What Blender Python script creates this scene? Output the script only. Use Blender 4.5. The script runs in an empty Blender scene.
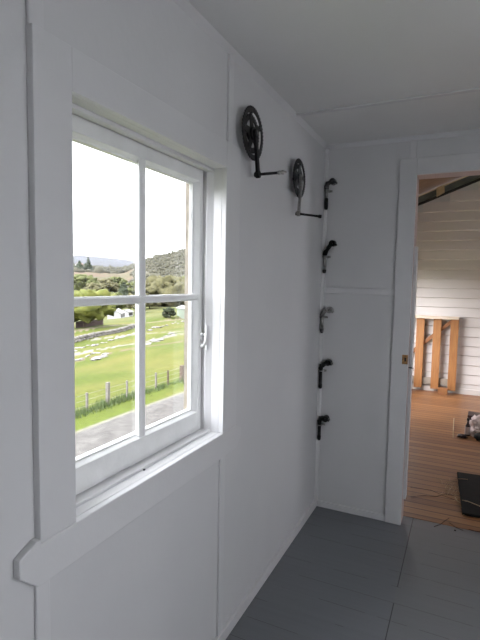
import bpy, bmesh, math, random
from mathutils import Vector, Matrix, noise
random.seed(7)
PI = math.pi
scene = bpy.context.scene
COL = scene.collection

# ------------------------------------------------------------------ helpers
class MB:
    """collects shapes and links them as ONE mesh object"""
    def __init__(self):
        self.bm = bmesh.new()
    def box(self, x0, x1, y0, y1, z0, z1, M=None):
        v = [self.bm.verts.new(p) for p in ((x0,y0,z0),(x1,y0,z0),(x1,y1,z0),(x0,y1,z0),
                                            (x0,y0,z1),(x1,y0,z1),(x1,y1,z1),(x0,y1,z1))]
        if M is not None:
            for w in v: w.co = M @ w.co
        for f in ((0,3,2,1),(4,5,6,7),(0,1,5,4),(1,2,6,5),(2,3,7,6),(3,0,4,7)):
            self.bm.faces.new([v[i] for i in f])
        return self
    def prism(self, pts, axis, a, b):
        """extrude a polygon of 2D points along axis (0,1,2) from a to b"""
        def P(p, h):
            if axis == 0: return (h, p[0], p[1])
            if axis == 1: return (p[0], h, p[1])
            return (p[0], p[1], h)
        A = [self.bm.verts.new(P(p, a)) for p in pts]
        B = [self.bm.verts.new(P(p, b)) for p in pts]
        n = len(pts)
        self.bm.faces.new(A); self.bm.faces.new(B[::-1])
        for i in range(n):
            self.bm.faces.new((A[i], B[i], B[(i+1) % n], A[(i+1) % n]))
        return self
    def tube(self, pts, r, n=12, cap=True):
        """round bar through points; r a number or one radius per point"""
        pts = [Vector(p) for p in pts]
        rs = r if isinstance(r, (list, tuple)) else [r]*len(pts)
        rings = []
        for i, p in enumerate(pts):
            if i == 0: d = pts[1]-pts[0]
            elif i == len(pts)-1: d = pts[-1]-pts[-2]
            else: d = (pts[i+1]-pts[i]).normalized() + (pts[i]-pts[i-1]).normalized()
            d.normalize()
            a = Vector((0,0,1)) if abs(d.z) < .9 else Vector((0,1,0))
            u = d.cross(a).normalized(); w = d.cross(u).normalized()
            rings.append([self.bm.verts.new(p + rs[i]*(math.cos(2*PI*k/n)*u + math.sin(2*PI*k/n)*w)) for k in range(n)])
        for A, B in zip(rings, rings[1:]):
            for k in range(n):
                f = self.bm.faces.new((A[k], A[(k+1) % n], B[(k+1) % n], B[k])); f.smooth = True
        if cap:
            self.bm.faces.new(rings[0][::-1]); self.bm.faces.new(rings[-1])
        return self
    def annulus(self, c, prof_in, prof_out, x0, x1):
        """flat ring facing x: lists of (y,z) inner and outer points, same length"""
        n = len(prof_in)
        V = []
        for pr in (prof_in, prof_out):
            for x in (x0, x1):
                V.append([self.bm.verts.new((c[0]+x, c[1]+p[0], c[2]+p[1])) for p in pr])
        i0, i1, o0, o1 = V
        for k in range(n):
            j = (k+1) % n
            for q in ((i0[k],i0[j],o0[j],o0[k]), (i1[k],o1[k],o1[j],i1[j]),
                      (o0[k],o0[j],o1[j],o1[k]), (i0[k],i1[k],i1[j],i0[j])):
                self.bm.faces.new(q)
        return self
    def blob(self, c, r, sub=2, rough=.25, scale=1.6, seed=0, squash=(1,1,1), smooth=True):
        t = bmesh.ops.create_icosphere(self.bm, subdivisions=sub, radius=1)
        c = Vector(c)
        for v in t['verts']:
            n = noise.noise(v.co*scale + Vector((seed*3.1, seed*1.7, seed)))
            d = v.co*(1+rough*n*1.6)
            v.co = c + Vector((d.x*squash[0], d.y*squash[1], d.z*squash[2]))*r
        if smooth:
            for v in t['verts']:
                for f in v.link_faces: f.smooth = True
        return self
    def build(self, name, mat, parent=None, bevel=0, seg=2):
        bmesh.ops.recalc_face_normals(self.bm, faces=self.bm.faces)
        me = bpy.data.meshes.new(name); self.bm.to_mesh(me); self.bm.free()
        o = bpy.data.objects.new(name, me); COL.objects.link(o)
        if mat: me.materials.append(mat)
        if parent: o.parent = parent
        if bevel:
            m = o.modifiers.new('bevel', 'BEVEL'); m.width = bevel; m.segments = seg; m.limit_method = 'ANGLE'
        return o

def structure(o): o['kind'] = 'structure'; return o
def tag(o, label, cat, group=None, kind=None):
    o['label'] = label; o['category'] = cat
    if group: o['group'] = group
    if kind: o['kind'] = kind
    return o
def thing(name, loc, label, cat, group=None, rotz=0):
    o = bpy.data.objects.new(name, None); COL.objects.link(o)
    o.empty_display_size = .05
    o.location = loc; o.rotation_euler = (0,0,rotz)
    return tag(o, label, cat, group)

# ------------------------------------------------------------------ materials
def mat(name, col, rough=.6, metal=0, var=None, scale=8, stretch=(1,1,1), bump=0, bscale=None, spec=.5, coat=0):
    m = bpy.data.materials.new(name); m.use_nodes = True
    nt = m.node_tree; N = nt.nodes; L = nt.links
    b = N['Principled BSDF']
    b.inputs['Roughness'].default_value = rough; b.inputs['Metallic'].default_value = metal
    b.inputs['Specular IOR Level'].default_value = spec
    b.inputs['Coat Weight'].default_value = coat
    tc = N.new('ShaderNodeTexCoord'); mp = N.new('ShaderNodeMapping'); mp.inputs['Scale'].default_value = stretch
    L.new(tc.outputs['Object'], mp.inputs['Vector'])
    nz = N.new('ShaderNodeTexNoise'); nz.inputs['Scale'].default_value = scale; nz.inputs['Detail'].default_value = 4
    L.new(mp.outputs['Vector'], nz.inputs['Vector'])
    r = N.new('ShaderNodeValToRGB')
    c2 = var if var else tuple(c*.92 for c in col)
    r.color_ramp.elements[0].position = .3; r.color_ramp.elements[1].position = .7
    r.color_ramp.elements[0].color = (*c2, 1); r.color_ramp.elements[1].color = (*col, 1)
    L.new(nz.outputs['Fac'], r.inputs['Fac']); L.new(r.outputs['Color'], b.inputs['Base Color'])
    if bump:
        bn = N.new('ShaderNodeTexNoise'); bn.inputs['Scale'].default_value = bscale or scale*4; bn.inputs['Detail'].default_value = 3
        L.new(mp.outputs['Vector'], bn.inputs['Vector'])
        bp = N.new('ShaderNodeBump'); bp.inputs['Strength'].default_value = bump; bp.inputs['Distance'].default_value = .01
        L.new(bn.outputs['Fac'], bp.inputs['Height']); L.new(bp.outputs['Normal'], b.inputs['Normal'])
    return m

M = {}
M['wall']   = mat('wall_paint', (.63,.63,.635), .45, var=(.595,.595,.605), scale=2.5, bump=.06, bscale=30)
M['trim']   = mat('gloss_trim_paint', (.655,.655,.66), .35, var=(.625,.625,.635), scale=6, bump=.05, bscale=60)
M['ceil']   = mat('ceiling_paint', (.74,.74,.73), .6, var=(.71,.71,.70), scale=2)
M['sash']   = mat('sash_gloss_paint', (.84,.845,.84), .3, var=(.76,.77,.76), scale=12, bump=.05, bscale=80)
M['jamb']   = mat('pinkish_primer', (.58,.46,.43), .6, var=(.50,.39,.36), scale=9)
M['black']  = mat('black_metal', (.008,.008,.009), .5, var=(.013,.013,.013), scale=30, spec=.3)
M['chrome'] = mat('worn_chrome', (.55,.55,.56), .3, metal=1, var=(.32,.32,.32), scale=60)
M['alloy']  = mat('dull_alloy', (.42,.42,.42), .42, metal=1, var=(.25,.24,.22), scale=60)
M['gunmetal'] = mat('grey_alloy', (.10,.10,.105), .45, metal=.6, var=(.05,.05,.055), scale=60)
M['brass']  = mat('aged_brass', (.50,.28,.10), .45, metal=.4, var=(.22,.11,.04), scale=90)
M['dark']   = mat('dark_gap', (.02,.018,.015), .9)
M['pine']   = mat('orange_pine', (.35,.16,.05), .5, var=(.25,.105,.032), scale=5, stretch=(9,9,.9))
M['pine_dark'] = mat('brown_pine', (.28,.12,.04), .55, var=(.18,.07,.025), scale=7)
M['pine_pale'] = mat('pale_timber', (.60,.47,.27), .6, var=(.46,.34,.18), scale=18)
M['grey_rail'] = mat('grey_rail_timber', (.34,.30,.24), .6, var=(.20,.17,.13), scale=6)
M['cap']    = mat('pale_top_board', (.62,.52,.40), .55, var=(.52,.42,.31), scale=8)
M['roofwood'] = mat('brown_sarking', (.30,.19,.12), .8, var=(.20,.12,.075), scale=5, stretch=(1,6,1))
M['rafter'] = mat('grey_green_rafter', (.12,.135,.11), .7, var=(.07,.08,.07), scale=9)
M['beige']  = mat('peeling_beige', (.20,.175,.135), .8, var=(.11,.095,.075), scale=22, bump=.3)
M['extwall'] = mat('exterior_cladding', (.6,.6,.57), .7)

def planks(name, c1, c2, width, seam, seamcol, butt=None, rough=.5, dust=False, length=2.4):
    """floor boards running along x; width along y"""
    m = bpy.data.materials.new(name); m.use_nodes = True
    nt = m.node_tree; N = nt.nodes; L = nt.links; b = N['Principled BSDF']
    def mth(op, a, c=None, d=None):
        n = N.new('ShaderNodeMath'); n.operation = op
        for i, v in enumerate((a, c, d)):
            if v is None: continue
            if isinstance(v, (int, float)): n.inputs[i].default_value = v
            else: L.new(v, n.inputs[i])
        return n.outputs[0]
    tc = N.new('ShaderNodeTexCoord'); sp = N.new('ShaderNodeSeparateXYZ'); L.new(tc.outputs['Object'], sp.inputs[0])
    q = mth('DIVIDE', sp.outputs['Y'], width); fl = mth('FLOOR', q); fr = mth('FRACT', q)
    wn = N.new('ShaderNodeTexWhiteNoise'); wn.noise_dimensions = '1D'; L.new(fl, wn.inputs['W'])
    mp = N.new('ShaderNodeMapping'); mp.inputs['Scale'].default_value = (1.2, 22, 1); L.new(tc.outputs['Object'], mp.inputs['Vector'])
    off = N.new('ShaderNodeCombineXYZ'); L.new(mth('MULTIPLY', wn.outputs[0], 17.0), off.inputs[0]); L.new(off.outputs[0], mp.inputs['Location'])
    nz = N.new('ShaderNodeTexNoise'); nz.inputs['Scale'].default_value = 2.2; nz.inputs['Detail'].default_value = 5; L.new(mp.outputs[0], nz.inputs['Vector'])
    fac = mth('ADD', mth('MULTIPLY', nz.outputs['Fac'], .7), mth('MULTIPLY', wn.outputs[0], .35))
    r = N.new('ShaderNodeValToRGB'); r.color_ramp.elements[0].position = .3; r.color_ramp.elements[1].position = .75
    r.color_ramp.elements[0].color = (*c2,1); r.color_ramp.elements[1].color = (*c1,1); L.new(fac, r.inputs['Fac'])
    col = r.outputs['Color']
    if dust:   # pale scuffed dust tracked in through the doorway
        nd = N.new('ShaderNodeTexNoise'); nd.inputs['Scale'].default_value = 1.6; nd.inputs['Detail'].default_value = 6
        L.new(tc.outputs['Object'], nd.inputs['Vector'])
        g = mth('MULTIPLY', mth('GREATER_THAN', sp.outputs['X'], .625), mth('ADD', .25, mth('MULTIPLY', nd.outputs['Fac'], .9)))
        mx = N.new('ShaderNodeMixRGB'); mx.inputs[2].default_value = (.20,.20,.185,1); L.new(col, mx.inputs[1])
        L.new(mth('MULTIPLY', g, .26), mx.inputs[0]); col = mx.outputs[0]
    # seams, broken up by noise where paint has filled them
    n2 = N.new('ShaderNodeTexNoise'); n2.inputs['Scale'].default_value = 3.1 if dust else 1.5; L.new(tc.outputs['Object'], n2.inputs['Vector'])
    s = mth('LESS_THAN', fr, seam/width)
    s = mth('MULTIPLY', s, mth('MULTIPLY_ADD', mth('GREATER_THAN', n2.outputs['Fac'], .5 if dust else .3), .75, .15))
    if butt is not None:
        bx = mth('LESS_THAN', mth('ABSOLUTE', mth('SUBTRACT', sp.outputs['X'], butt)), .0022)
        wb = N.new('ShaderNodeTexWhiteNoise'); wb.noise_dimensions = '1D'; L.new(mth('ADD', fl, .37), wb.inputs['W'])
        bx = mth('MULTIPLY', bx, mth('GREATER_THAN', wb.outputs[0], .42))
        s = mth('MAXIMUM', s, bx)
    mx = N.new('ShaderNodeMixRGB'); mx.inputs[2].default_value = (*seamcol,1); L.new(col, mx.inputs[1]); L.new(s, mx.inputs[0])
    L.new(mx.outputs[0], b.inputs['Base Color']); b.inputs['Roughness'].default_value = rough
    bp = N.new('ShaderNodeBump'); bp.inputs['Distance'].default_value = .003; bp.inputs['Strength'].default_value = .35
    L.new(mth('SUBTRACT', mth('MULTIPLY', nz.outputs['Fac'], .3), s), bp.inputs['Height']); L.new(bp.outputs[0], b.inputs['Normal'])
    return m
M['greyfloor'] = planks('grey_painted_boards', (.170,.180,.198), (.152,.162,.180), .1335, .0022, (.035,.037,.042), .627, .42, True)
M['orangefloor'] = planks('worn_orange_boards', (.36,.18,.072), (.19,.08,.032), .088, .013, (.10,.04,.018), None, .42)

def boards_mat():
    return mat('weatherboard_paint', (.66,.62,.57), .5, var=(.60,.56,.51), scale=2, stretch=(.5,1,3))
M['weather'] = boards_mat()

# glass: clear with a little reflection
g = bpy.data.materials.new('window_glass'); g.use_nodes = True
N = g.node_tree.nodes; L = g.node_tree.links; N.clear()
out = N.new('ShaderNodeOutputMaterial'); mx = N.new('ShaderNodeMixShader'); tr = N.new('ShaderNodeBsdfTransparent'); gl = N.new('ShaderNodeBsdfGlossy')
fz = N.new('ShaderNodeFresnel'); 
gg = N.new('ShaderNodeNewGeometry'); im = N.new('ShaderNodeMapRange'); im.inputs[3].default_value = 1.3; im.inputs[4].default_value = 1/1.3
L.new(gg.outputs['Backfacing'], im.inputs[0]); L.new(im.outputs[0], fz.inputs['IOR'])
gl.inputs['Roughness'].default_value = .02; tr.inputs['Color'].default_value = (.97,.985,.975,1)
L.new(fz.outputs[0], mx.inputs[0]); L.new(tr.outputs[0], mx.inputs[1]); L.new(gl.outputs[0], mx.inputs[2]); L.new(mx.outputs[0], out.inputs[0])
M['glass'] = g

H = 2.4; RW = 2.30; RY = -4.2      # ceiling, right wall, rear wall
T = .14                            # outer wall thickness

# ------------------------------------------------------------------ near room shell
def wall_with_hole(name, axis, a, b, u0, u1, z1, hole, m):
    """axis 0: slab x a..b spanning y u0..u1 ; axis 1: slab y a..b spanning x"""
    mb = MB(); h0, h1, hz0, hz1 = hole
    def bx(p, q, r, s):
        if q-p < 1e-4 or s-r < 1e-4: return
        if axis == 0: mb.box(a, b, p, q, r, s)
        else: mb.box(p, q, a, b, r, s)
    bx(u0, h0, 0, z1); bx(h1, u1, 0, z1); bx(h0, h1, 0, hz0); bx(h0, h1, hz1, z1)
    return structure(mb.build(name, m))

W0, W1, WB, WT = -2.215, -1.432, .915, 1.949       # clear opening of the window
wall_with_hole('wall_left', 0, -T, 0, RY-.1, .12, H+.1, (W0-.02, W1+.02, WB-.02, WT+.02), M['wall'])
R0, R1, RB, RT = -3.40, -1.50, .75, 1.92
wall_with_hole('wall_right', 0, RW, RW+T, RY-.1, 0, H+.1, (R0-.02, R1+.02, RB-.02, RT+.02), M['wall'])
structure(MB().box(0, RW, RY-.1, RY, 0, H+.1).build('wall_rear', M['wall']))
D0, D1, DT = .564, 1.38, 2.173
wall_with_hole('wall_back', 1, 0, .12, 0, RW+T, H+.1, (D0-.02, D1+.02, 0, DT+.02), M['wall'])
structure(MB().box(-.0, RW, RY, .14, -.12, 0).build('floor', M['greyfloor']))
structure(MB().box(-T, RW+T, RY-.1, .12, H, H+.1).build('ceiling', M['ceil']))

# ceiling joint strips, cornice beads
for i, y in enumerate((-.629, -1.83, -3.03)):
    structure(MB().box(0, RW, y-.016, y+.016, H-.008, H).build('trim_%d' % (i+1), M['trim'], bevel=.003))
structure(MB().prism([(0,H),(.022,H),(0,H-.022)], 1, RY, 0).build('trim_4', M['trim']))
structure(MB().prism([(0,H),(-.022,H),(0,H-.022)], 0, .0, RW).build('trim_5', M['trim']))
structure(MB().prism([(0,0),(.021,0),(.017,-.012),(.012,-.017),(0,-.021)], 2, .05, H-.02).build('trim_6', M['trim']))
# vertical cover strips on the left wall
structure(MB().box(0, .010, -1.402, -1.362, WT+.098, H-.02).build('trim_7', M['trim'], bevel=.003))
structure(MB().box(0, .010, -1.427, -1.386, .05, .817).build('trim_8', M['trim'], bevel=.003))
structure(MB().box(0, .010, -2.325, -2.285, WT+.098, H-.02).build('trim_9', M['trim'], bevel=.003))
structure(MB().box(0, .010, -2.330, -2.290, .05, .817).build('trim_10', M['trim'], bevel=.003))
structure(MB().box(0, .010, -3.22, -3.175, .05, H-.02).build('trim_11', M['trim'], bevel=.003))
# back wall: horizontal cover strip and one above the door
structure(MB().box(.016, .466, -.006, 0, 1.452, 1.489).build('trim_12', M['trim'], bevel=.003))
structure(MB().box(.517, .556, -.007, 0, 2.271, H-.02).build('trim_13', M['trim'], bevel=.003))
# baseboards
structure(MB().box(0, .018, RY, -.0, 0, .052).build('baseboard_left', M['trim'], bevel=.004))
structure(MB().box(.018, .466, -.016, 0, 0, .042).build('baseboard_back', M['trim'], bevel=.004))
structure(MB().box(RW-.018, RW, RY, 0, 0, .052).build('baseboard_right', M['trim'], bevel=.004))

# ------------------------------------------------------------------ left window
win = bpy.data.objects.new('window_1', None); COL.objects.link(win); structure(win)
# lining boards + stops
mb = MB()
mb.box(-T+.004, .0, W0-.02, W0, WB-.02, WT+.02); mb.box(-T+.004, .0, W1, W1+.02, WB-.02, WT+.02)
mb.box(-T+.004, .0, W0, W1, WT, WT+.02)
mb.box(-T+.004, .0, W0, W1, WB-.02, WB)
mb.build('window_lining', M['trim'], win, bevel=.0015)
st = MB()
st.prism([(-.064,W1-.012),(-.058,W1-.012),(-.034,W1),(-.064,W1)], 2, WB, WT); st.prism([(-.064,W0+.012),(-.058,W0+.012),(-.034,W0),(-.064,W0)], 2, WB, WT)
st.box(-.064, -.036, W0, W1, WT-.012, WT)
st.prism([(-.064,WB),(-.034,WB),(-.036,WB+.008),(-.064,WB+.010)], 1, W0, W1)
st.build('window_stop', M['trim'], win, bevel=.002)
# architraves
cs = MB()
cs.box(0, .02, W0-.110, W0, WB, WT+.099)
cs.box(0, .02, W1, W1+.120, WB, WT+.099)
cs.box(0, .0195, W0-.0005, W1+.0005, WT, WT+.099)
cs.build('window_casing', M['trim'], win, bevel=.0025)
ap = MB(); a0, a1 = -2.383, -1.262; 
ap.prism([(a0,.862),(a0+.050,.815),(a1-.050,.815),(a1,.862),(a1,WB-.022),(a1-.045,WB),(W0-.110,WB),(W0-.110,WB+.010),(a0+.046,WB+.010),(a0,WB-.012)], 0, 0, .0215)
ap.build('window_apron', M['trim'], win, bevel=.003)
# thin grey strips painting in the shadow line along the board edges
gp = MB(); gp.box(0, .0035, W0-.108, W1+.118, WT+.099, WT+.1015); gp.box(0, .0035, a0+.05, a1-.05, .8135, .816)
gp.build('shadow_line', mat('shadow_line', (.30,.30,.30), .8), win)
# casement sash
S0, S1, SB, ST = W0+.008, W1-.008, WB+.006, WT-.006
xs0, xs1 = -.114, -.078
GL0, GL1, GB, GT = -2.165, -1.465, .998, 1.898
sash = MB()
sash.box(xs0, xs1, S0, GL0, SB, ST); sash.box(xs0, xs1, GL1, S1, SB, ST)
sash.box(xs0, xs1, GL0, GL1, SB, GB); sash.box(xs0, xs1, GL0, GL1, GT, ST)
sash = sash.build('sash', M['sash'], win, bevel=.002)
mu = MB(); yc = (GL0+GL1)/2; zc = 1.454
mu.prism([(-.106,yc-.007),(-.094,yc-.017),(-.084,yc-.017),(-.0805,yc-.008),(-.0805,yc+.008),(-.084,yc+.017),(-.094,yc+.017),(-.106,yc+.007)], 2, GB, GT)
mu.prism([(-.106,zc-.006),(-.094,zc-.013),(-.084,zc-.013),(-.079,zc-.007),(-.079,zc+.007),(-.084,zc+.013),(-.094,zc+.013),(-.106,zc+.006)], 1, GL0, GL1)
mu.build('muntin', M['sash'], sash)
# glazing beads round each pane
gb = MB()
gb.prism([(-.079,GL1),(-.093,GL1-.020),(-.093,GL1-.026),(-.104,GL1-.033),(-.106,GL1-.033),(-.106,GL1)], 2, GB, GT)
gb.prism([(-.079,GL0),(-.093,GL0+.020),(-.093,GL0+.026),(-.104,GL0+.033),(-.106,GL0+.033),(-.106,GL0)], 2, GB, GT)
gb.prism([(-.079,GB),(-.093,GB+.009),(-.093,GB+.013),(-.104,GB+.018),(-.106,GB+.018),(-.106,GB)], 1, GL0, GL1)
gb.prism([(-.079,GT),(-.093,GT-.008),(-.093,GT-.012),(-.104,GT-.016),(-.106,GT-.016),(-.106,GT)], 1, GL0, GL1)
gb.build('glazing_bead', M['sash'], sash, bevel=.001)
for (p, q) in ((GL0, yc-.008), (yc+.008, GL1)):
    for (r, s) in ((GB, zc-.006), (zc+.006, GT)):
        MB().box(-.100,-.0975, p-.003, q+.003, r-.003, s+.003).build('pane', M['glass'], sash)
# casement fastener on the stop
lt = MB()
ly = W1-.012
lt.box(-.060, -.050, ly-.003, ly, 1.245, 1.325)
lt.tube([(-.054,ly,1.306),(-.070,ly-.010,1.306)], .0045, 10)
lt.tube([(-.052,ly-.004,1.345),(-.052,ly-.006,1.300),(-.055,ly-.008,1.275),(-.066,ly-.010,1.262)], [.003,.0055,.006,.005], 10)
lt.blob((-.070,ly-.010,1.308), .007, 2, 0, 1, 0)
lt.blob((-.068,ly-.010,1.261), .006, 2, 0, 1, 0)
lt.build('window_latch', M['sash'], win, bevel=.001)
MB().tube([(-.030,-1.875,WB+.000),(-.030,-1.875,WB+.003)], .0035, 8).build('sill_screw', M['dark'], win)
# weathered outer frame seen through the right-hand panes
ex = MB()
for (p, q) in ((W1+.018, W1+.08), (W0-.08, W0+.006)):
    ex.box(-T-.036, -T+.003, p, q, WB-.10, WT+.08)
ex.box(-T-.036, -T+.003, W0, W1, WT-.003, WT+.08)
ex.box(-T-.07, -T+.003, W0-.08, W1+.08, WB-.10, WB-.03)
ex.build('outer_frame', M['beige'], win, bevel=.002)

# ------------------------------------------------------------------ right-hand window (unseen, put in and sized to brighten the room)
w2 = bpy.data.objects.new('added_unseen_window', None); COL.objects.link(w2); structure(w2)
mb = MB()
mb.box(RW, RW+T, R0-.02, R0, RB-.02, RT+.02); mb.box(RW, RW+T, R1, R1+.02, RB-.02, RT+.02)
mb.box(RW, RW+T, R0, R1, RT, RT+.02); mb.box(RW, RW+T, R0, R1, RB-.02, RB)
mb.box(RW-.02, RW, R0-.1, R0, RB, RT+.1); mb.box(RW-.02, RW, R1, R1+.1, RB, RT+.1); mb.box(RW-.02, RW, R0, R1, RT, RT+.1)
mb.box(RW-.025, RW, R0-.14, R1+.14, RB-.09, RB)
mb.build('window_casing', M['trim'], w2, bevel=.002)
mb = MB(); rx0, rx1 = RW+.09, RW+.125; rm = (R0+R1)/2
for y in (R0, rm-.025, R1-.05): mb.box(rx0, rx1, y, y+.05, RB, RT)
for z in (RB, RT-.05): mb.box(rx0, rx1, R0+.05, R1-.05, z, z+.05)
mb.box(rx0+.008, rx1-.008, R0+.05, R1-.05, 1.42, 1.445)
mb.build('sash', M['sash'], w2)  # sash of the added unseen window
MB().box(rx0+.015, rx0+.018, R0+.04, R1-.04, RB+.04, RT-.04).build('pane', M['glass'], w2)

# ------------------------------------------------------------------ doorway
dr = bpy.data.objects.new('door_1', None); COL.objects.link(dr); structure(dr)
mb = MB()
mb.box(D0-.098, D0, -.02, 0, 0, DT+.098); mb.box(D1, D1+.098, -.02, 0, 0, DT+.098); mb.box(D0, D1, -.0195, 0, DT, DT+.098)
mb.build('door_casing', M['trim'], dr, bevel=.0025)
mb = MB()
mb.box(D0-.02, D0, 0, .125, 0, DT+.02); mb.box(D1, D1+.02, 0, .125, 0, DT+.02); mb.box(D0, D1, 0, .125, DT, DT+.02)
mb.build('door_jamb', M['jamb'], dr, bevel=.001)
MB().box(D0, D0+.017, .035, .11, .15, 1.753).build('door_stop', M['trim'], dr, bevel=.002)
kp = MB(); kp.box(D0-.036, D0-.002, -.026, -.02, 1.03, 1.088); kp = kp.build('strike_plate', M['brass'], dr, bevel=.002)
MB().box(D0-.022, D0-.012, -.0275, -.026, 1.047, 1.071).build('latch_hole', M['dark'], kp)
MB().tube([(D0,.02,1.005),(D0+.03,.012,1.003)], .004, 8).build('latch_pin', M['gunmetal'], dr)
structure(MB().box(D0, D1, .12, .15, -.02, .0025).build('trim_14', M['orangefloor']))

# ------------------------------------------------------------------ far room
FY = 4.25; FX0, FX1 = 0.0, 3.6
structure(MB().box(FX0, FX1, .14, FY, -.12, 0).build('floor_far', M['orangefloor']))
SL = .385
def roofz(x): return 2.765 + SL*(x-.197)
# weatherboards, each lapping the one below, cut to the roof slope
mb = MB(); pitch = .134; z = -.0
k = 0
while z < roofz(FX1):
    zt = z+pitch+.012
    # left limit where the slope passes below this board
    xl = max(FX0, (z+pitch - (2.765-.105))/SL + .197)
    if xl < FX1-.05:
        mb.prism([(FY-.025, z+.013), (FY-.010, z), (FY, z), (FY+.006, zt), (FY-.004, zt)], 0, xl, FX1)
    z += pitch; k += 1
structure(mb.build('wall_far', M['weather']))
structure(MB().prism([(FX0-.12,-.1),(FX1+.1,-.1),(FX1+.1,roofz(FX1+.1)-.10),(FX0-.1,roofz(FX0-.1)-.10)], 1, FY+.006, FY+.12).build('wall_far_backing', M['extwall']))
structure(MB().box(FX0, FX1, FY-.046, FY-.027, 0, .075).build('baseboard_far', M['weather'], bevel=.003))
# left wall of far room with a wide opening to the daylight
LZ = roofz(FX0)
wall_with_hole('wall_far_left', 0, FX0-.12, FX0, .12, FY+.12, LZ+.02, (2.35, 3.95, .35, 1.75), M['weather'])
wall_with_hole('wall_far_right', 0, FX1, FX1+.12, .12, FY+.12, roofz(FX1), (1.2, 2.6, .9, 2.0), M['weather'])
structure(MB().box(RW+T, FX1+.12, 0, .12, 0, 3.4).build('wall_far_near', M['weather']))
structure(MB().prism([(-T,H+.1),(RW+T,H+.1),(RW+T,roofz(RW+T)),(-T,roofz(-T))], 1, .02, .12).build('wall_gable', M['weather']))
# roof: brown sarking on rafters
a, b = FX0-.4, FX1+.4
structure(MB().prism([(a,roofz(a)+.03),(b,roofz(b)+.03),(b,roofz(b)+.06),(a,roofz(a)+.06)], 1, -.0, FY+.3).build('ceiling_far', M['roofwood']))
cx = math.atan(SL)
def sloped(x0, x1, d0, d1, y0, y1, name, m, bevel=0):
    o = MB().prism([(x0,roofz(x0)+d0),(x1,roofz(x1)+d0),(x1,roofz(x1)+d1),(x0,roofz(x0)+d1)], 1, y0, y1).build(name, m, bevel=bevel)
    return structure(o)
sloped(FX0, FX1, -.085, -.008, 4.12, 4.19, 'trim_15', M['rafter'])
sloped(FX0, FX1, -.008, .004, 4.10, 4.20, 'trim_16', M['pine_pale'])
sloped(FX0, FX1, -.112, -.085, 4.17, 4.235, 'trim_17', M['dark'])  # black strip standing in for the shaded gap below the rafter
o = MB().prism([(.43,roofz(.43)-.115),(.53,roofz(.53)-.100),(.52,roofz(.52)+.002),(.425,roofz(.425)+.002)], 1, 4.05, 4.12).build('trim_18', M['pine_pale'], bevel=.004)
structure(o)

# pine balustrade frame standing against the far wall
G = thing('wooden_gate', (.5, 4.13, 0), 'unpainted pine slatted gate leaning against the white weatherboards of the far room', 'gate')
def gpart(name, mb, m, bevel=.003):
    for v in mb.bm.verts: v.co -= Vector((.5, 4.13, 0))
    return mb.build(name, m, G, bevel=bevel)
gpart('top_board', MB().box(-.20, .80, 4.09, 4.20, 1.05, 1.09), M['cap'])
for x in (.015, .247, .470, .692):
    gpart('slat', MB().box(x, x+.106, 4.125, 4.16, .048, 1.05), M['pine'])
gpart('brace', MB().prism([(-.17,.20),(-.13,.20),(.72,1.01),(.72,1.05),(.70,1.05),(-.17,.245)], 1, 4.162, 4.195), M['pine_dark'])
gpart('bottom_rail', MB().box(-.17, .78, 4.162, 4.20, .10, .20), M['grey_rail'])
gpart('foot_block', MB().box(.575, .70, 4.01, 4.125, 0, .085), M['pine_dark'])
gpart('foot_block', MB().box(-.12, 0.0, 4.01, 4.125, 0, .085), M['pine_dark'])
gpart('bolt_rod', MB().tube([(.79,4.14,1.072),(.86,4.14,1.072)], .006, 8), M['chrome'], 0)

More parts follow.
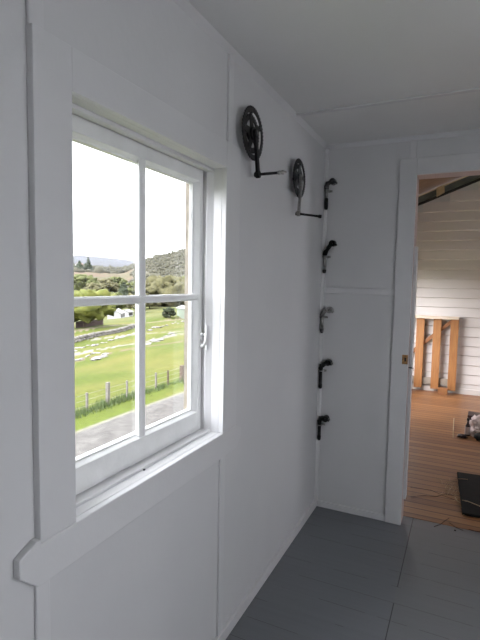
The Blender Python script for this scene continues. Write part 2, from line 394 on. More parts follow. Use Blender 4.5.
# ------------------------------------------------------------------ cranks on the wall
def chain_ring(mb, R, Ri, x, th, teeth):
    n = teeth*4
    po, pi = [], []
    for k in range(n):
        a = 2*PI*k/n; rr = R+.001 if k % 4 in (0, 1) else R-.0050
        po.append((rr*math.cos(a), rr*math.sin(a))); pi.append((Ri*math.cos(a), Ri*math.sin(a)))
    mb.annulus((0,0,0), pi, po, x-th/2, x+th/2)
def crankset(y, z, e, L_, dz, label, chrome_arm, R):
    t = thing('bicycle_crankset', (0, y, z), label, 'bicycle crank', None)
    am = M['alloy'] if chrome_arm else M['black']; sm = M['gunmetal'] if chrome_arm else M['black']
    e = Vector((0, e[0], e[1])); nrm = e.normalized(); ang = math.atan2(e.z, e.y)
    wv = Vector((0, -math.sin(ang), math.cos(ang)))
    m1 = MB(); chain_ring(m1, R, R-.023, .036, .0035, 44); m1.build('large_chainring', M['black'], t, bevel=.0005, seg=1)
    m2 = MB(); chain_ring(m2, R*.72, R*.72-.022, .029, .003, 36); m2.build('small_chainring', M['black'], t)
    s = MB(); s.tube([(.018,0,0),(.042,0,0)], .027, 24)
    for k in range(5):
        a = ang + PI/5 + 2*PI*k/5
        c, w = Vector((0, math.cos(a), math.sin(a))), Vector((0, -math.sin(a), math.cos(a)))
        p = [c*.018+w*.019, c*.018-w*.019, c*(R-.018)-w*.011, c*(R-.012), c*(R-.018)+w*.011]
        s.prism([(q.y, q.z) for q in p], 0, .031, .034)
    s.build('spider', sm, t, bevel=.001, seg=1)
    for k in range(5):
        a = ang + PI/5 + 2*PI*k/5; q = (R-.024)
        MB().tube([(.027, q*math.cos(a), q*math.sin(a)), (.041, q*math.cos(a), q*math.sin(a))], .0048, 10).build('chainring_bolt', M['gunmetal'], t)
    MB().tube([(-.006,0,0),(.030,0,0)], .0085, 16).build('spindle', M['gunmetal'], t)
    ar = MB()
    ar.tube([(.040,0,0),(.055,0,0)], .019, 20)
    pts = [(nrm*0+wv*.0145), (nrm*.09+wv*.0100), (e+wv*.0110), (e-wv*.0110), (nrm*.09-wv*.0100), (-wv*.0145)]
    ar.prism([(q.y, q.z) for q in pts], 0, .041, .053)
    ar.tube([(.038, e.y, e.z), (.056, e.y, e.z)], .0150, 18)
    ar.build('crank_arm', am, t, bevel=.0015, seg=2)
    MB().tube([(.055,0,0),(.058,0,0)], .011, 6).build('crank_bolt', M['gunmetal'], t)
    p0 = Vector((.032, e.y, e.z)); d = Vector((L_, 0, dz))
    MB().tube([p0, p0+d*.16, p0+d*.16, p0+d*.85], [.010,.010,.0062,.0056], 12).build('pedal_axle', M['black'], t)
    MB().tube([p0+d*.74, p0+d*.80, p0+d*.80, p0+d*.90, p0+d*.90, p0+d], [.0085,.0085,.0060,.0100,.0048,.0048] if not chrome_arm else [.0060,.0060,.0060,.0060,.0090,.0090], 12).build('axle_nut', M['alloy'] if not chrome_arm else M['black'], t)
    return t
crankset(-1.233, 2.128, (.034, -.159), .143, .000, 'all-black double chainring crank on the white wall nearest the window', False, .107)
crankset(-.625, 2.068, (-.029, -.186), .138, -.022, 'chainring crank with a silver arm on the wall nearer the room corner', True, .101)

# ------------------------------------------------------------------ handlebar stems up the corner
def stem(z, x, zlow, zclip, elbow, head, mq, mtip, mext, mhead, label, ztip=None, fat=.011):
    """quill hangs down at x; extension rises from elbow z to head (dx,dz), clamp axis along y"""
    y = -.030
    t = thing('handlebar_stem', (x, y, z), label, 'handlebar stem', 'handlebar stems up the corner')
    zt = (ztip if ztip is not None else zlow+.03)
    MB().tube([(0,0,elbow-z),(0,0,zt-z)], .0108, 16).build('quill', mq, t)
    w = MB(); w.tube([(0,0,zt-z+.002),(0,0,zt-z-.002),(.0,0,zlow+.01-z),(.001,0,zlow-z)], [.0115,.0125,.012,.0085], 16); w.build('wedge', mtip, t)
    hx, hz = head
    e = MB()
    e.tube([(0,0,zclip+.008-z),(0,0,elbow-z-.008),(.004,0,elbow-z+.006),(hx*.5,0,(elbow+hz)/2-z+.004),(hx,0,hz-z)], [.0135,.0155,.0165,fat+.002,fat], 16)
    e.tube([(0,0,elbow-z),(0,0,elbow-z+.020)], .0075, 6)
    e.build('extension', mext, t)
    c = MB(); n = 28; po = [(.0205*math.cos(2*PI*k/n), .0205*math.sin(2*PI*k/n)) for k in range(n)]; pi = [(.0065*p[0]/.0205, .0065*p[1]/.0205) for p in po]
    i0 = [c.bm.verts.new((hx+p[0]+.006, -.02, hz-z+p[1])) for p in pi]; i1 = [c.bm.verts.new((hx+p[0]+.006, .02, hz-z+p[1])) for p in pi]
    o0 = [c.bm.verts.new((hx+p[0]+.006, -.02, hz-z+p[1])) for p in po]; o1 = [c.bm.verts.new((hx+p[0]+.006, .02, hz-z+p[1])) for p in po]
    for k in range(n):
        j = (k+1) % n
        c.bm.faces.new((i0[k],i0[j],o0[j],o0[k])); c.bm.faces.new((i1[k],o1[k],o1[j],i1[j]))
        c.bm.faces.new((o0[k],o0[j],o1[j],o1[k])); c.bm.faces.new((i0[k],i1[k],i1[j],i0[j]))
    c.box(hx+.018, hx+.031, -.018, .018, hz-z-.014, hz-z-.002)
    c = c.build('bar_clamp', mhead, t, bevel=.0012)
    MB().tube([(hx+.0245,0,hz-z-.020),(hx+.0245,0,hz-z+.005)], .0045, 8).build('clamp_bolt', M['alloy'], c)
    k = MB(); k.box(-.018, .031, .027, .0295, zclip-z-.007, zclip-z+.007)
    k.tube([(-.014,.028,zclip-z),(-.014,-.004,zclip-z),(-.008,-.013,zclip-z),(.008,-.013,zclip-z),(.014,-.004,zclip-z),(.014,.028,zclip-z)], .0035, 8)
    k.build('wall_clip', M['alloy'], t)
    return t
stem(2.115, .020, 1.992, 2.112, 2.150, (.034, 2.166), M['alloy'], M['black'], M['gunmetal'], M['gunmetal'], 'grey handlebar stem with a black lower shaft, topmost of the five in the corner', ztip=2.062)
stem(1.692, .022, 1.583, 1.690, 1.712, (.043, 1.775), M['alloy'], M['black'], M['black'], M['black'], 'black-headed handlebar stem with a slotted silver shaft, second from the top', ztip=1.605, fat=.013)
stem(1.300, .018, 1.190, 1.295, 1.322, (.042, 1.345), M['alloy'], M['gunmetal'], M['alloy'], M['alloy'], 'silver handlebar stem, the middle one of the five in the corner', ztip=1.215)
stem(.935, .020, .820, .938, .965, (.043, .998), M['black'], M['black'], M['black'], M['black'], 'black handlebar stem with a silver collar, second from the bottom', fat=.013)
stem(.575, .022, .468, .572, .610, (.036, .622), M['black'], M['black'], M['black'], M['black'], 'short black handlebar stem with a silver clip, lowest of the five', fat=.016)

# ------------------------------------------------------------------ clutter on the far floor
M['cloth'] = mat('crumpled_white', (.62,.52,.48), .8, var=(.50,.41,.38), scale=16)
M['darkred'] = mat('dark_maroon', (.035,.012,.012), .5, var=(.02,.01,.01), scale=20)
M['darkpanel'] = mat('dark_panel', (.006,.007,.006), .8, var=(.011,.010,.009), scale=14, spec=.2)
M['straw'] = mat('straw', (.62,.50,.34), .7, var=(.45,.33,.2), scale=30)
M['twig'] = mat('twig', (.05,.03,.025), .8)
dp = MB().prism([(.872,1.06),(.915,.315),(1.36,.33),(1.34,1.09)], 2, 0, .018).build('floor_panel', M['darkpanel'], bevel=.003)
tag(dp, 'flat black panel lying on the orange boards just past the doorway', 'panel')
o = MB(); o.prism([(.955,2.70),(1.075,2.66),(1.10,2.86),(.965,2.88)], 2, .0, .06); o.prism([(.948,2.69),(1.082,2.65),(1.108,2.87),(.958,2.89)], 2, .06, .088)
tag(o.build('small_box', M['darkred'], bevel=.006), 'dark maroon lidded box at the back of the floor clutter', 'box')
o = MB(); o.blob((1.06,2.40,.06), .12, 4, .35, 3.2, 3, (.75,1.1,.8)); o.blob((1.045,2.19,.03), .070, 4, .4, 4, 8, (.8,1,.6)); o.blob((1.09,2.24,.05), .08, 4, .4, 4, 8, (.8,1,.9)); 
for v in o.bm.verts: v.co.z = max(v.co.z, .002)
o = o.build('crumpled_cloth', M['cloth']); tag(o, 'crumpled off-white cloth heaped among the clutter on the far floor', 'cloth')
B = thing('bottle', (.950, 2.20, 0), 'small dark-necked bottle with a pale label beside the crumpled cloth', 'bottle')
MB().tube([(0,0,0),(0,0,.004),(0,0,.085),(0,0,.105),(0,0,.125),(0,0,.155)], [.022,.026,.026,.020,.011,.010], 18).build('glass_body', M['darkred'], B)
MB().tube([(0,0,.015),(0,0,.092)], .0268, 18, cap=False).build('paper_label', M['cloth'], B)
MB().tube([(0,0,.153),(0,0,.178)], .0125, 14).build('bottle_cap', M['dark'], B)
o = MB().blob((.905,2.09,.018), .036, 3, .4, 2, 5, (1.2,.9,.55)); 
for v in o.bm.verts: v.co.z = max(v.co.z, .001)
tag(o.build('clod', M['darkred']), 'small dark lump on the boards at the left of the clutter', 'lump')
o = MB().blob((1.085,2.08,.035), .066, 3, .3, 2, 11, (1.1,1,.6))
for v in o.bm.verts: v.co.z = max(v.co.z, .001)
tag(o.build('dark_pouch', M['dark']), 'round black pouch in front of the crumpled cloth', 'pouch')
def curve_stick(name, pts, r, m, label, cat, group=None):
    return tag(MB().tube(pts, r, 7).build(name, m), label, cat, group)
curve_stick('wooden_lath', [(.812,2.80,.004),(.816,2.4,.004),(.820,2.04,.004)], .005, M['straw'], 'thin pale lath lying lengthwise on the far floor left of the clutter', 'stick')
curve_stick('straw_stem', [(.882,.886,.026),(.91,.912,.021),(.95,.918,.022)], .0022, M['straw'], 'short pale straw across the far edge of the black panel', 'straw')
curve_stick('straw_stem', [(.912,.504,.022),(.95,.50,.023),(1.0,.475,.022),(1.06,.44,.022)], .0028, M['straw'], 'long pale straw curving across the near end of the black panel', 'straw')
curve_stick('straw_stem', [(.868,.575,.004),(.878,.53,.004),(.900,.497,.004)], .0026, M['straw'], 'bent straw on the boards touching the left side of the black panel', 'straw')
curve_stick('twig', [(.756,.059,.003),(.79,.105,.003),(.815,.165,.006),(.838,.215,.006)], 0.0017, M['twig'], 'dark twig lying across the doorway threshold', 'twig')
curve_stick('twig', [(.842,.155,.004),(.88,.112,.003),(.922,.091,.003)], 0.0015, M['twig'], 'thin curved twig on grey floor right of the threshold twig', 'twig')
curve_stick('twig', [(.955,.122,.004),(.985,.116,.004),(1.03,.125,.004)], 0.0022, M['darkred'], 'short reddish twig at the right of the doorway threshold', 'twig')
curve_stick('twig', [(.58,.43,.003),(.66,.50,.004),(.74,.52,.003),(.80,.60,.003),(.86,.60,.003)], 0.0014, M['twig'], 'long forked twig on the orange boards left of the panel', 'twig')
curve_stick('twig', [(.56,.60,.003),(.70,.62,.004),(.80,.56,.003),(.87,.53,.003)], 0.0011, M['twig'], 'fine dark twig crossing the orange boards near the panel', 'twig')
tag(MB().blob((.877,.068,.004), .006, 2, .3, 2, 1, (1,1,.6)).build('pebble', M['dark']), 'tiny dark crumb on the grey floor by the doorway twigs', 'crumb')
hay = MB()
for k in range(46):
    cx0, cy0 = random.gauss(.83,.05), random.gauss(.70,.13)
    a = random.uniform(0, 2*PI); r = random.uniform(.02,.055); b0 = random.uniform(.8, 2.4)
    hay.tube([(cx0+r*math.cos(a+b0*q/4), cy0+r*1.6*math.sin(a+b0*q/4), .003+.002*(k % 4)) for q in range(5)], .0011, 5)
tag(hay.build('hay_wisps', M['straw']), 'loose curled wisps of hay on the boards beside the black panel', 'hay', kind='stuff')

# ------------------------------------------------------------------ outside
CX, CY, CZ = .863, -3.064, 1.516
PROF = [(0,-1.0),(1.2,-1.2),(4,-2.9),(8,-4.45),(11.0,-4.72),(13.6,-4.66),(14.3,-4.80),(16.2,-4.92),(18,-5.25),(24,-5.45),(30,-5.75),(40,-6.4),(60,-7.1),(75,-7.7),(100,-8.6),(150,-9.2),(200,-6.5),
        (245,-1),(300,6.4),(330,8.0),(400,8),(460,15),(600,21),(720,14),(1000,10),(1800,90),(2600,172),(3400,150),(4200,120)]
def prof(X):
    for (a, za), (b, zb) in zip(PROF, PROF[1:]):
        if X <= b:
            t = (X-a)/(b-a)
            return za + (zb-za)*t
    return PROF[-1][1]
def sstep(a, b, x):
    t = min(1, max(0, (x-a)/(b-a))); return t*t*(3-2*t)
def terr(X, s):
    z = prof(X)
    y = s*X
    z += noise.noise(Vector((X*.08, y*.08, 1)))*.018*min(X, 120)**.9*(0 if X < 8 else 1)*(.2 if X < 20 else .7)
    if X > 60:
        amp = 21*sstep(1.19,1.42,s) + 13*sstep(1.3,1.75,s) + 12*sstep(1.7,2.3,s)
        amp *= (1+.10*noise.noise(Vector((s*6, X*.01, 3))))
        g = math.exp(-((X-270)/95)**2) if X < 270 else math.exp(-((X-270)/400)**2)
        z += amp*g
    if X > 1000:
        z += 14*noise.noise(Vector((s*3.2, X*.0004, 9))) 
    return z
def at(X, s, dz=0): return Vector((CX-X, CY+s*X, terr(X, s)+dz))

K = .36
def colour(X, s): return base_colour(X, s)*K
def base_colour(X, s):
    y = s*X
    n1 = noise.noise(Vector((X*.35, y*.10, 0))); n2 = noise.noise(Vector((X*.06, y*.03, 5))); n3 = noise.noise(Vector((X*1.3, y*1.3, 2)))
    grass = Vector((.185,.235,.040)).lerp(Vector((.30,.29,.075)), min(1, max(0, .42+n1*1.3+n2*.6+n3*.25)))
    if X < 8: return grass
    if X < 13.75+.15*n3: return Vector((.285,.27,.25))*(1+.30*n3)
    if X < 14.15+.15*n3: return Vector((.42,.40,.30))
    if X < 16.0: return grass*1.1
    if X < 110:
        # dry pale strips and stony banks across the slope
        for (x0, w, sx, c) in ((31.5,.5,.0,(.34,.26,.16)), (36.0,1.0,.6,(.50,.47,.40)), (44,1.1,-1.0,(.46,.44,.36)), (56,1.6,1.5,(.45,.38,.26))):
            if abs(X-(x0+sx*(s-1.2)*4)+n2*2.5) < w*(.9+1.6*n3)*.62: return Vector(c)
        if X > 62: grass = grass.lerp(Vector((.34,.33,.22)), .25+.4*n2)
        return grass
    if s > 1.27 and X > 90:
        base = Vector((.17,.17,.11)).lerp(Vector((.27,.25,.19)), min(1, max(0, .5+n1*.9)))
        if noise.noise(Vector((X*.05, y*.05, 8))) > .34: base = Vector((.34,.31,.27))
        return base
    if X > 230 and X < 335: return Vector((.30,.22,.15)).lerp(Vector((.24,.23,.13)), min(1, max(0, .25+n2*1.4)))
    if X < 230: return Vector((.17,.19,.07)).lerp(Vector((.24,.22,.12)), min(1, max(0, .5+n1)))
    if X < 1000: return Vector((.10,.13,.06)).lerp(Vector((.26,.28,.14)), 1 if noise.noise(Vector((X*.02, y*.02, 4))) > .25 else .1)
    return Vector((.16,.17,.18))
NR, NS = 330, 300
Xs = [.9*(4200/.9)**(i/NR) for i in range(NR+1)]
# finer sampling where the window looks
Ss = sorted(set([-6,-3,-1.5,-.8,-.3,0,.2,.4,.55,.7,.8] + [.85+(2.0-.85)*i/NS for i in range(NS+1)] + [2.2,2.6,3.2,4.5,7,12]))
bm = bmesh.new(); vv = []; cols = []
lay = bm.verts.layers.float_color.new('Col')
for X in Xs:
    row = []
    for s in Ss:
        p = Vector((CX-X-.14, CY+s*X, terr(X, s)))
        v = bm.verts.new(p); c = colour(X, s); v[lay] = (c.x, c.y, c.z, 1); row.append(v)
    vv.append(row)
for i in range(NR):
    for j in range(len(Ss)-1):
        f = bm.faces.new((vv[i][j], vv[i][j+1], vv[i+1][j+1], vv[i+1][j])); f.smooth = True
bmesh.ops.recalc_face_normals(bm, faces=bm.faces)
me = bpy.data.meshes.new('ground_outside'); bm.to_mesh(me); bm.free()
go = bpy.data.objects.new('ground_outside', me); COL.objects.link(go); structure(go)
gm = bpy.data.materials.new('hillside_ground'); gm.use_nodes = True
N = gm.node_tree.nodes; L = gm.node_tree.links; b = N['Principled BSDF']; b.inputs['Roughness'].default_value = .95; b.inputs['Specular IOR Level'].default_value = .1
at_ = N.new('ShaderNodeAttribute'); at_.attribute_name = 'Col'
tc = N.new('ShaderNodeTexCoord'); nz = N.new('ShaderNodeTexNoise'); nz.inputs['Scale'].default_value = 3.0; nz.inputs['Detail'].default_value = 8; nz.inputs['Roughness'].default_value = .7
L.new(tc.outputs['Object'], nz.inputs['Vector'])
mr = N.new('ShaderNodeMapRange'); mr.inputs[1].default_value = .3; mr.inputs[2].default_value = .7; mr.inputs[3].default_value = .72; mr.inputs[4].default_value = 1.28
L.new(nz.outputs['Fac'], mr.inputs[0])
mu_ = N.new('ShaderNodeVectorMath'); mu_.operation = 'SCALE'; L.new(at_.outputs['Color'], mu_.inputs[0]); L.new(mr.outputs[0], mu_.inputs['Scale'])
L.new(mu_.outputs[0], b.inputs['Base Color']); me.materials.append(gm)

structure(MB().box(-.9, 60, -50, -4.3, -1.4, -1.3).box(RW+T+.05, 60, -4.3, 50, -1.4, -1.3).build('ground_yard', mat('yard_gravel', (.50,.50,.50), .9, var=(.44,.44,.44), scale=2)))

def foliage(name, c, v, tr=0):
    return mat(name, tuple(q*.42 for q in c), .9, var=tuple(q*.42 for q in v), scale=.9, bump=.8, bscale=3, spec=.15)
M['leaf_bright'] = foliage('bright_leaves', (.33,.34,.09), (.17,.20,.05))
M['scrub'] = foliage('grey_green_scrub', (.20,.19,.135), (.11,.11,.075))
M['leaf_mid'] = foliage('mid_leaves', (.27,.29,.12), (.13,.15,.06))
M['leaf_dark'] = foliage('dark_leaves', (.10,.12,.07), (.05,.065,.035))
M['leaf_olive'] = foliage('olive_leaves', (.28,.26,.13), (.14,.135,.07))
M['bark'] = mat('bark', (.07,.05,.035), .9, bump=.5)
M['rock'] = mat('pale_rock', (0.244,0.235,0.218), .9, var=(0.151,0.139,0.122), scale=2, bump=.8, bscale=5)
M['post'] = mat('weathered_post', (0.168,0.155,0.134), .85, var=(0.126,0.113,0.097), scale=6)
M['postdark'] = mat('brown_post', (0.092,0.063,0.046), .85)
M['housewhite'] = mat('house_white', (0.315,0.315,0.307), .7)
M['roofgrey'] = mat('roof_grey', (0.210,0.206,0.197), .6)
M['roofred'] = mat('roof_red', (0.210,0.092,0.055), .7)
M['shedgreen'] = mat('pale_green_shed', (0.176,0.210,0.160), .7)
M['paling'] = mat('dark_paling', (0.059,0.036,0.029), .85, var=(0.034,0.021,0.017), scale=4)
M['drystone'] = mat('dry_stone', (0.176,0.164,0.147), .95, var=(0.092,0.084,0.076), scale=1.5, bump=1, bscale=2)
M['wire'] = mat('fence_wire', (.35,.35,.35), .5, metal=.7)

# roadside fence, parallel to the house wall
FXp = 16.4
F = thing('wire_fence', at(FXp, 1.25), 'post and wire fence along the far verge of the gravel road', 'fence')
F0 = Vector(F.location)
for s, h, w, mm in ((.80,1.1,.05,'post'),(.93,1.1,.05,'post'),(1.053,.95,.05,'post'),(1.144,1.18,.085,'post'),(1.237,1.0,.045,'post'),(1.315,.9,.04,'post'),(1.40,1.0,.05,'post'),(1.477,.95,.045,'postdark'),(1.575,1.02,.12,'postdark'),(1.70,1.0,.05,'post'),(1.84,1.0,.05,'post')):
    p = at(FXp, s)-F0
    MB().box(p.x-w, p.x+w, p.y-w, p.y+w, p.z-.3, p.z+h).build('post', M[mm], F, bevel=.01)
for hz in (.3, .6, .88):
    MB().tube([at(FXp, .80+.05*k, hz)-F0 for k in range(22)], .006, 5).build('wire', M['wire'], F)
# rank grass at the fence foot
gr = MB()
for k in range(2600):
    s = random.uniform(.9,1.45) if random.random() < .75 else random.uniform(1.4,1.75)
    X = 16.3+random.gauss(0,.28); p = at(X, s, -.02)
    h = random.uniform(.12,.42)*(1.15+.8*noise.noise(Vector((s*22, 0, 0))))*(1 if s < 1.3 else .6); lean = Vector((random.gauss(0,.1), random.gauss(0,.1), 0)); w = random.uniform(.012,.03)
    a = random.uniform(0, PI); u = Vector((math.cos(a), math.sin(a), 0))*w
    gv = [gr.bm.verts.new(q) for q in (p-u, p+u, p+lean+Vector((0,0,h)))]
    gr.bm.faces.new(gv)
tag(gr.build('rank_grass', mat('rank_grass', (.060,.10,.025), .8, var=(.085,.11,.035), scale=2)), 'tall rank grass growing along the foot of the wire fence', 'grass', kind='stuff')

def tree(X, s, h, w, leaf, label, trunk=.25, group=None, lumps=16, conical=False, seed=1, name='tree', cat='tree', low=.22):
    p = at(X, s); t = thing(name, p, label, cat, group)
    rnd = random.Random(seed)
    c = MB()
    if conical:
        for k in range(lumps):
            q = k/(lumps-1); r = w*.5*(1-q*.85)
            for m_ in range(3):
                a = rnd.uniform(0, 2*PI)
                c.blob((math.cos(a)*r*.4, math.sin(a)*r*.4, h*(.12+.85*q)), r*.7+.1, 2, .5, 2.2, k*3+m_+seed)
    else:
        for k in range(lumps*4):
            a = rnd.uniform(0, 2*PI); q = rnd.random()**.4; e = rnd.uniform(-.9, 1)
            rr = math.sqrt(max(0, 1-e*e*.8))
            c.blob((math.cos(a)*w*.42*q*rr, math.sin(a)*w*.42*q*rr, h*(low+(1-low)*.5)+e*h*(1-low)*.40), rnd.uniform(.07,.13)*w, 2, .75, 2.8, seed*7+k, (1,1,.75))
    c.build('foliage', leaf, t)
    b = MB(); b.tube([(0,0,-.3),(.03*h,0,h*.25),(0,.02*h,h*.6)], [trunk, trunk*.8, trunk*.35], 8)
    b.tube([(.02*h,0,h*.2),(-.12*w,.05*w,h*.5)], [trunk*.5, trunk*.2], 6); b.tube([(.02*h,0,h*.22),(.1*w,-.08*w,h*.52)], [trunk*.5, trunk*.2], 6)
    b.build('trunk', M['bark'], t)
    return t
tree(60, 1.045, 6.1, 11.5, M['leaf_bright'], 'broad bright green tree standing left of the white house across the field', .3, lumps=34, seed=3, low=.28)
tree(95, 1.17, 6.2, 9, M['leaf_mid'], 'mid green bushy tree behind the white house', .25, lumps=18, seed=5)
tree(84, 1.28, 5.6, 6, M['leaf_olive'], 'olive tree right of the white house beside the window bar', .25, lumps=18, seed=9)
tree(93, 1.36, 7.2, 9, M['leaf_olive'], 'rounded olive tree left of the domed thicket below the hill', .25, lumps=24, seed=12, low=.05)
tree(100, 1.46, 10.2, 22, M['leaf_olive'], 'wide domed olive thicket at the foot of the scrubby hill', .35, lumps=46, seed=15, low=.0)
tree(105, 1.62, 10.4, 16, M['leaf_mid'], 'green rounded tree behind the pale green shed', .35, lumps=30, seed=21, low=.0)
tree(62, 1.475, 2.3, 3.6, M['leaf_dark'], 'dark rounded bush immediately left of the pale green shed', .12, lumps=16, seed=25, name='bush', cat='bush', low=.05)
tree(420, 1.062, 19, 11, M['leaf_dark'], 'tall dark conifer on the far ridge, taller of the two', .4, conical=True, lumps=9, seed=31)
tree(420, 1.028, 13, 12, M['leaf_dark'], 'shorter dark conifer on the far ridge left of the tall one', .4, conical=True, lumps=8, seed=35)
tree(140, 1.22, 9, 7, M['leaf_dark'], 'dark pointed tree in front of the brown field', .3, conical=True, lumps=8, seed=41)
tree(150, 1.262, 9.5, 9, M['leaf_mid'], 'dark leafy tree in front of the brown field beside window bar', .3, lumps=16, seed=44)
tree(150, 1.09, 9.0, 12, M['leaf_olive'], 'olive green tree in the valley above the bright tree', .3, lumps=16, seed=48)
tree(165, 1.045, 11.5, 16, M['leaf_mid'], 'leafy valley tree directly below the distant orange roof', .3, lumps=14, seed=51)
tree(170, 1.13, 10.5, 16, M['leaf_olive'], 'low spreading tree in the valley below the brown field', .3, lumps=14, seed=53)
tree(175, 1.185, 11.0, 13, M['leaf_mid'], 'round valley tree left of the dark pointed tree', .3, lumps=14, seed=57)
# bush covering the slopes: uncountable scrub
sc = MB(); rnd = random.Random(5)
def scrub(X, s, r, sq, seed):
    p = at(X, s); sc.blob((p.x, p.y, p.z+r*.2), r, 1, .5, 1.7, seed, (1,1,sq))
for k in range(2200):
    X = rnd.uniform(120, 290); s = rnd.uniform(1.26, 1.9)
    scrub(X, s, rnd.uniform(.7, 2.0), rnd.uniform(.5,1.0), k)
for k in range(260):
    X = rnd.uniform(110, 235); s = rnd.uniform(.85, 1.32)
    scrub(X, s, rnd.uniform(1.2, 3.0), rnd.uniform(.6,1.2), k)
for k in range(520):
    X = rnd.uniform(330, 640); s = rnd.uniform(.85, 1.42)
    scrub(X, s, rnd.uniform(2.5, 6), rnd.uniform(.5,1.1), k)
tag(sc.build('scrub', M['scrub']), 'grey green scrub and forest covering the distant hillsides', 'scrub', kind='stuff')

# white house
def house(X, s, w, d, wall_h, ridge, label, wm, rm, rot=0, name='house', cat='house'):
    t = thing(name, at(X, s, -.2), label, cat, None, rot)
    b = MB(); b.prism([(-w/2,0),(w/2,0),(w/2,wall_h),(0,ridge),(-w/2,wall_h)], 1, -d/2, d/2); b.build('walls', wm, t)
    r = MB(); th = .12
    r.prism([(-w/2-.3,wall_h-.1),(0,ridge+.05),(w/2+.3,wall_h-.1),(w/2+.3,wall_h+.02),(0,ridge+.2),(-w/2-.3,wall_h+.02)], 1, -d/2-.25, d/2+.25); r.build('roof', rm, t)
    for q in (-d*.28, .1, d*.3):
        MB().box(w/2, w/2+.03, q-.4, q+.4, wall_h*.4, wall_h*.85).build('window', M['dark'], t)
    return t
house(78, 1.185, 3.2, 5.6, 1.75, 2.5, 'small white house with a pale roof beyond the stone wall', M['housewhite'], M['roofgrey'], .5)
house(82, 1.235, 2.4, 3.0, 1.6, 2.0, 'low white outbuilding right of the small white house', M['housewhite'], M['roofgrey'], .3)
house(480, 1.028, 9, 20, 5, 9, 'distant house with an orange roof in the valley', M['housewhite'], M['roofred'], .6)
house(60, 1.60, 2.6, 5.5, 2.5, 2.9, 'pale green garden shed at the right edge of the view', M['shedgreen'], M['roofgrey'], .9, 'garden_shed', 'shed')
pf = thing('paling_fence', at(62, 1.07), 'dark brown paling fence under the bright green tree', 'fence')
o = MB()
for k in range(44):
    s = 1.012+.112*k/43; p = at(62, s)-Vector(pf.location)
    o.box(p.x-.02, p.x+.02, p.y-.07, p.y+.07, p.z, p.z+1.15+.1*random.random())
o.build('palings', M['paling'], pf)
MB().tube([at(61.95, 1.012+.028*k, .8)-Vector(pf.location) for k in range(5)], .05, 4).build('rail', M['paling'], pf)
def stonewall(X0, s0, X1, s1, h, label):
    t = MB(); n = int(90)
    for k in range(n):
        q = k/(n-1); X = X0+(X1-X0)*q+random.gauss(0,.12); s = s0+(s1-s0)*q; p = at(X, s)
        for lv in range(2):
            t.blob((p.x, p.y+random.gauss(0,.1), p.z+.12+lv*h*.45), h*.38*random.uniform(.8,1.2), 1, .4, 1.5, k*2+lv, (1,1.3,.8))
    tag(t.build('stone_wall', M['drystone']), label, 'stone wall')
stonewall(43, .95, 52, 1.29, .75, 'grey dry stone wall crossing the field below the white house')
# rocks in the field
def rocks(n, X0, s0, X1, s1, r, label, group, jit=.5, seed=0):
    rnd = random.Random(seed)
    for k in range(n):
        q = (k+rnd.random()*.6)/n; X = X0+(X1-X0)*q+rnd.gauss(0, jit); s = s0+(s1-s0)*q; p = at(X, s)
        rr = r*rnd.uniform(.6,1.4)
        o = MB().blob((0,0,rr*.18), rr, 2, .55, 1.4, k+seed, (1.0,1.7,.42), smooth=False).build('rock', M['rock'])
        o.location = p; o.rotation_euler.z = rnd.uniform(-.4,.4)
        tag(o, label, 'rock', group)
rocks(16, 38, .98, 44, 1.29, .24, 'pale rock in the upper band of rocks left of the window bar', 'rocks in the upper left band', seed=1)
rocks(9, 31.5, .98, 33.5, 1.12, .18, 'pale rock in the lower band of rocks left of the window bar', 'rocks in the lower left band', .3, seed=40)
rocks(6, 30.6, 1.09, 31.2, 1.14, .27, 'large pale rock in the cluster halfway down the green field', 'rocks in the middle cluster', .4, seed=60)
rocks(12, 34, 1.34, 38, 1.54, .26, 'pale grey rock in the band seen through the right-hand panes', 'rocks in the right band', .4, seed=80)
rocks(10, 48, 1.36, 52, 1.62, .32, 'pale rock on the bank below the green shed', 'rocks below the shed', .8, seed=100)

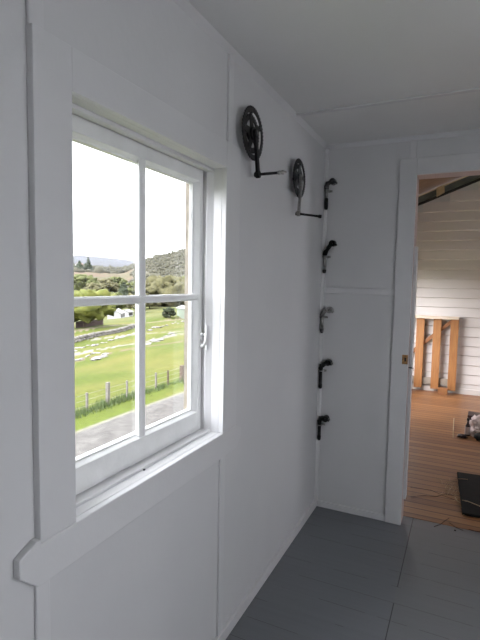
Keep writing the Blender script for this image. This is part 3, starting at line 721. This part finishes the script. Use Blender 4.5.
# thin valley haze
hz = MB().box(-5200, -75, -300, 9000, -60, 700).build('haze', None); structure(hz)
hm = bpy.data.materials.new('valley_haze'); hm.use_nodes = True
N = hm.node_tree.nodes; L = hm.node_tree.links; N.clear()
ho = N.new('ShaderNodeOutputMaterial'); hv = N.new('ShaderNodeVolumeScatter')
hv.inputs['Color'].default_value = (.84,.87,1,1); hv.inputs['Density'].default_value = .00004
L.new(hv.outputs[0], ho.inputs['Volume']); hz.data.materials.append(hm)

# ------------------------------------------------------------------ light
w = bpy.data.worlds.new('overcast_sky'); scene.world = w; w.use_nodes = True
N = w.node_tree.nodes; L = w.node_tree.links; bg = N['Background']
tc = N.new('ShaderNodeTexCoord'); dt = N.new('ShaderNodeVectorMath'); dt.operation = 'DOT_PRODUCT'
dt.inputs[1].default_value = Vector((-.50,-.68,.54)).normalized()
L.new(tc.outputs['Generated'], dt.inputs[0])
m1 = N.new('ShaderNodeMath'); m1.operation = 'MAXIMUM'; m1.inputs[1].default_value = 0; L.new(dt.outputs['Value'], m1.inputs[0])
m2 = N.new('ShaderNodeMath'); m2.operation = 'POWER'; m2.inputs[1].default_value = 5; L.new(m1.outputs[0], m2.inputs[0])
m3 = N.new('ShaderNodeMath'); m3.operation = 'MULTIPLY_ADD'; m3.inputs[1].default_value = 13.5; m3.inputs[2].default_value = 5.6   # veiled sun behind cloud
L.new(m2.outputs[0], m3.inputs[0])
bg.inputs['Color'].default_value = (.935,.925,1,1); L.new(m3.outputs[0], bg.inputs['Strength'])

# ------------------------------------------------------------------ camera
cam = bpy.data.cameras.new('camera'); co = bpy.data.objects.new('camera', cam); COL.objects.link(co)
rt = Vector((0.90218245, 0.43097779, 0.01802705)); up = Vector((-0.05065726, 0.06435506, 0.99664049)); fw = Vector((-0.42836979, 0.90006476, -0.07989215))
mt = Matrix(((rt.x, up.x, -fw.x, .8632), (rt.y, up.y, -fw.y, -3.0641), (rt.z, up.z, -fw.z, 1.5156), (0,0,0,1)))
co.matrix_world = mt
cam.sensor_fit = 'HORIZONTAL'; cam.sensor_width = 36; cam.lens = 36*472.7/480
cam.clip_start = .02; cam.clip_end = 6000
scene.camera = co
vs = scene.view_settings
scene.display_settings.display_device = 'sRGB'
vs.view_transform = 'Standard'; vs.look = 'None'; vs.gamma = 1; vs.use_curve_mapping = False; vs.exposure = 0.0
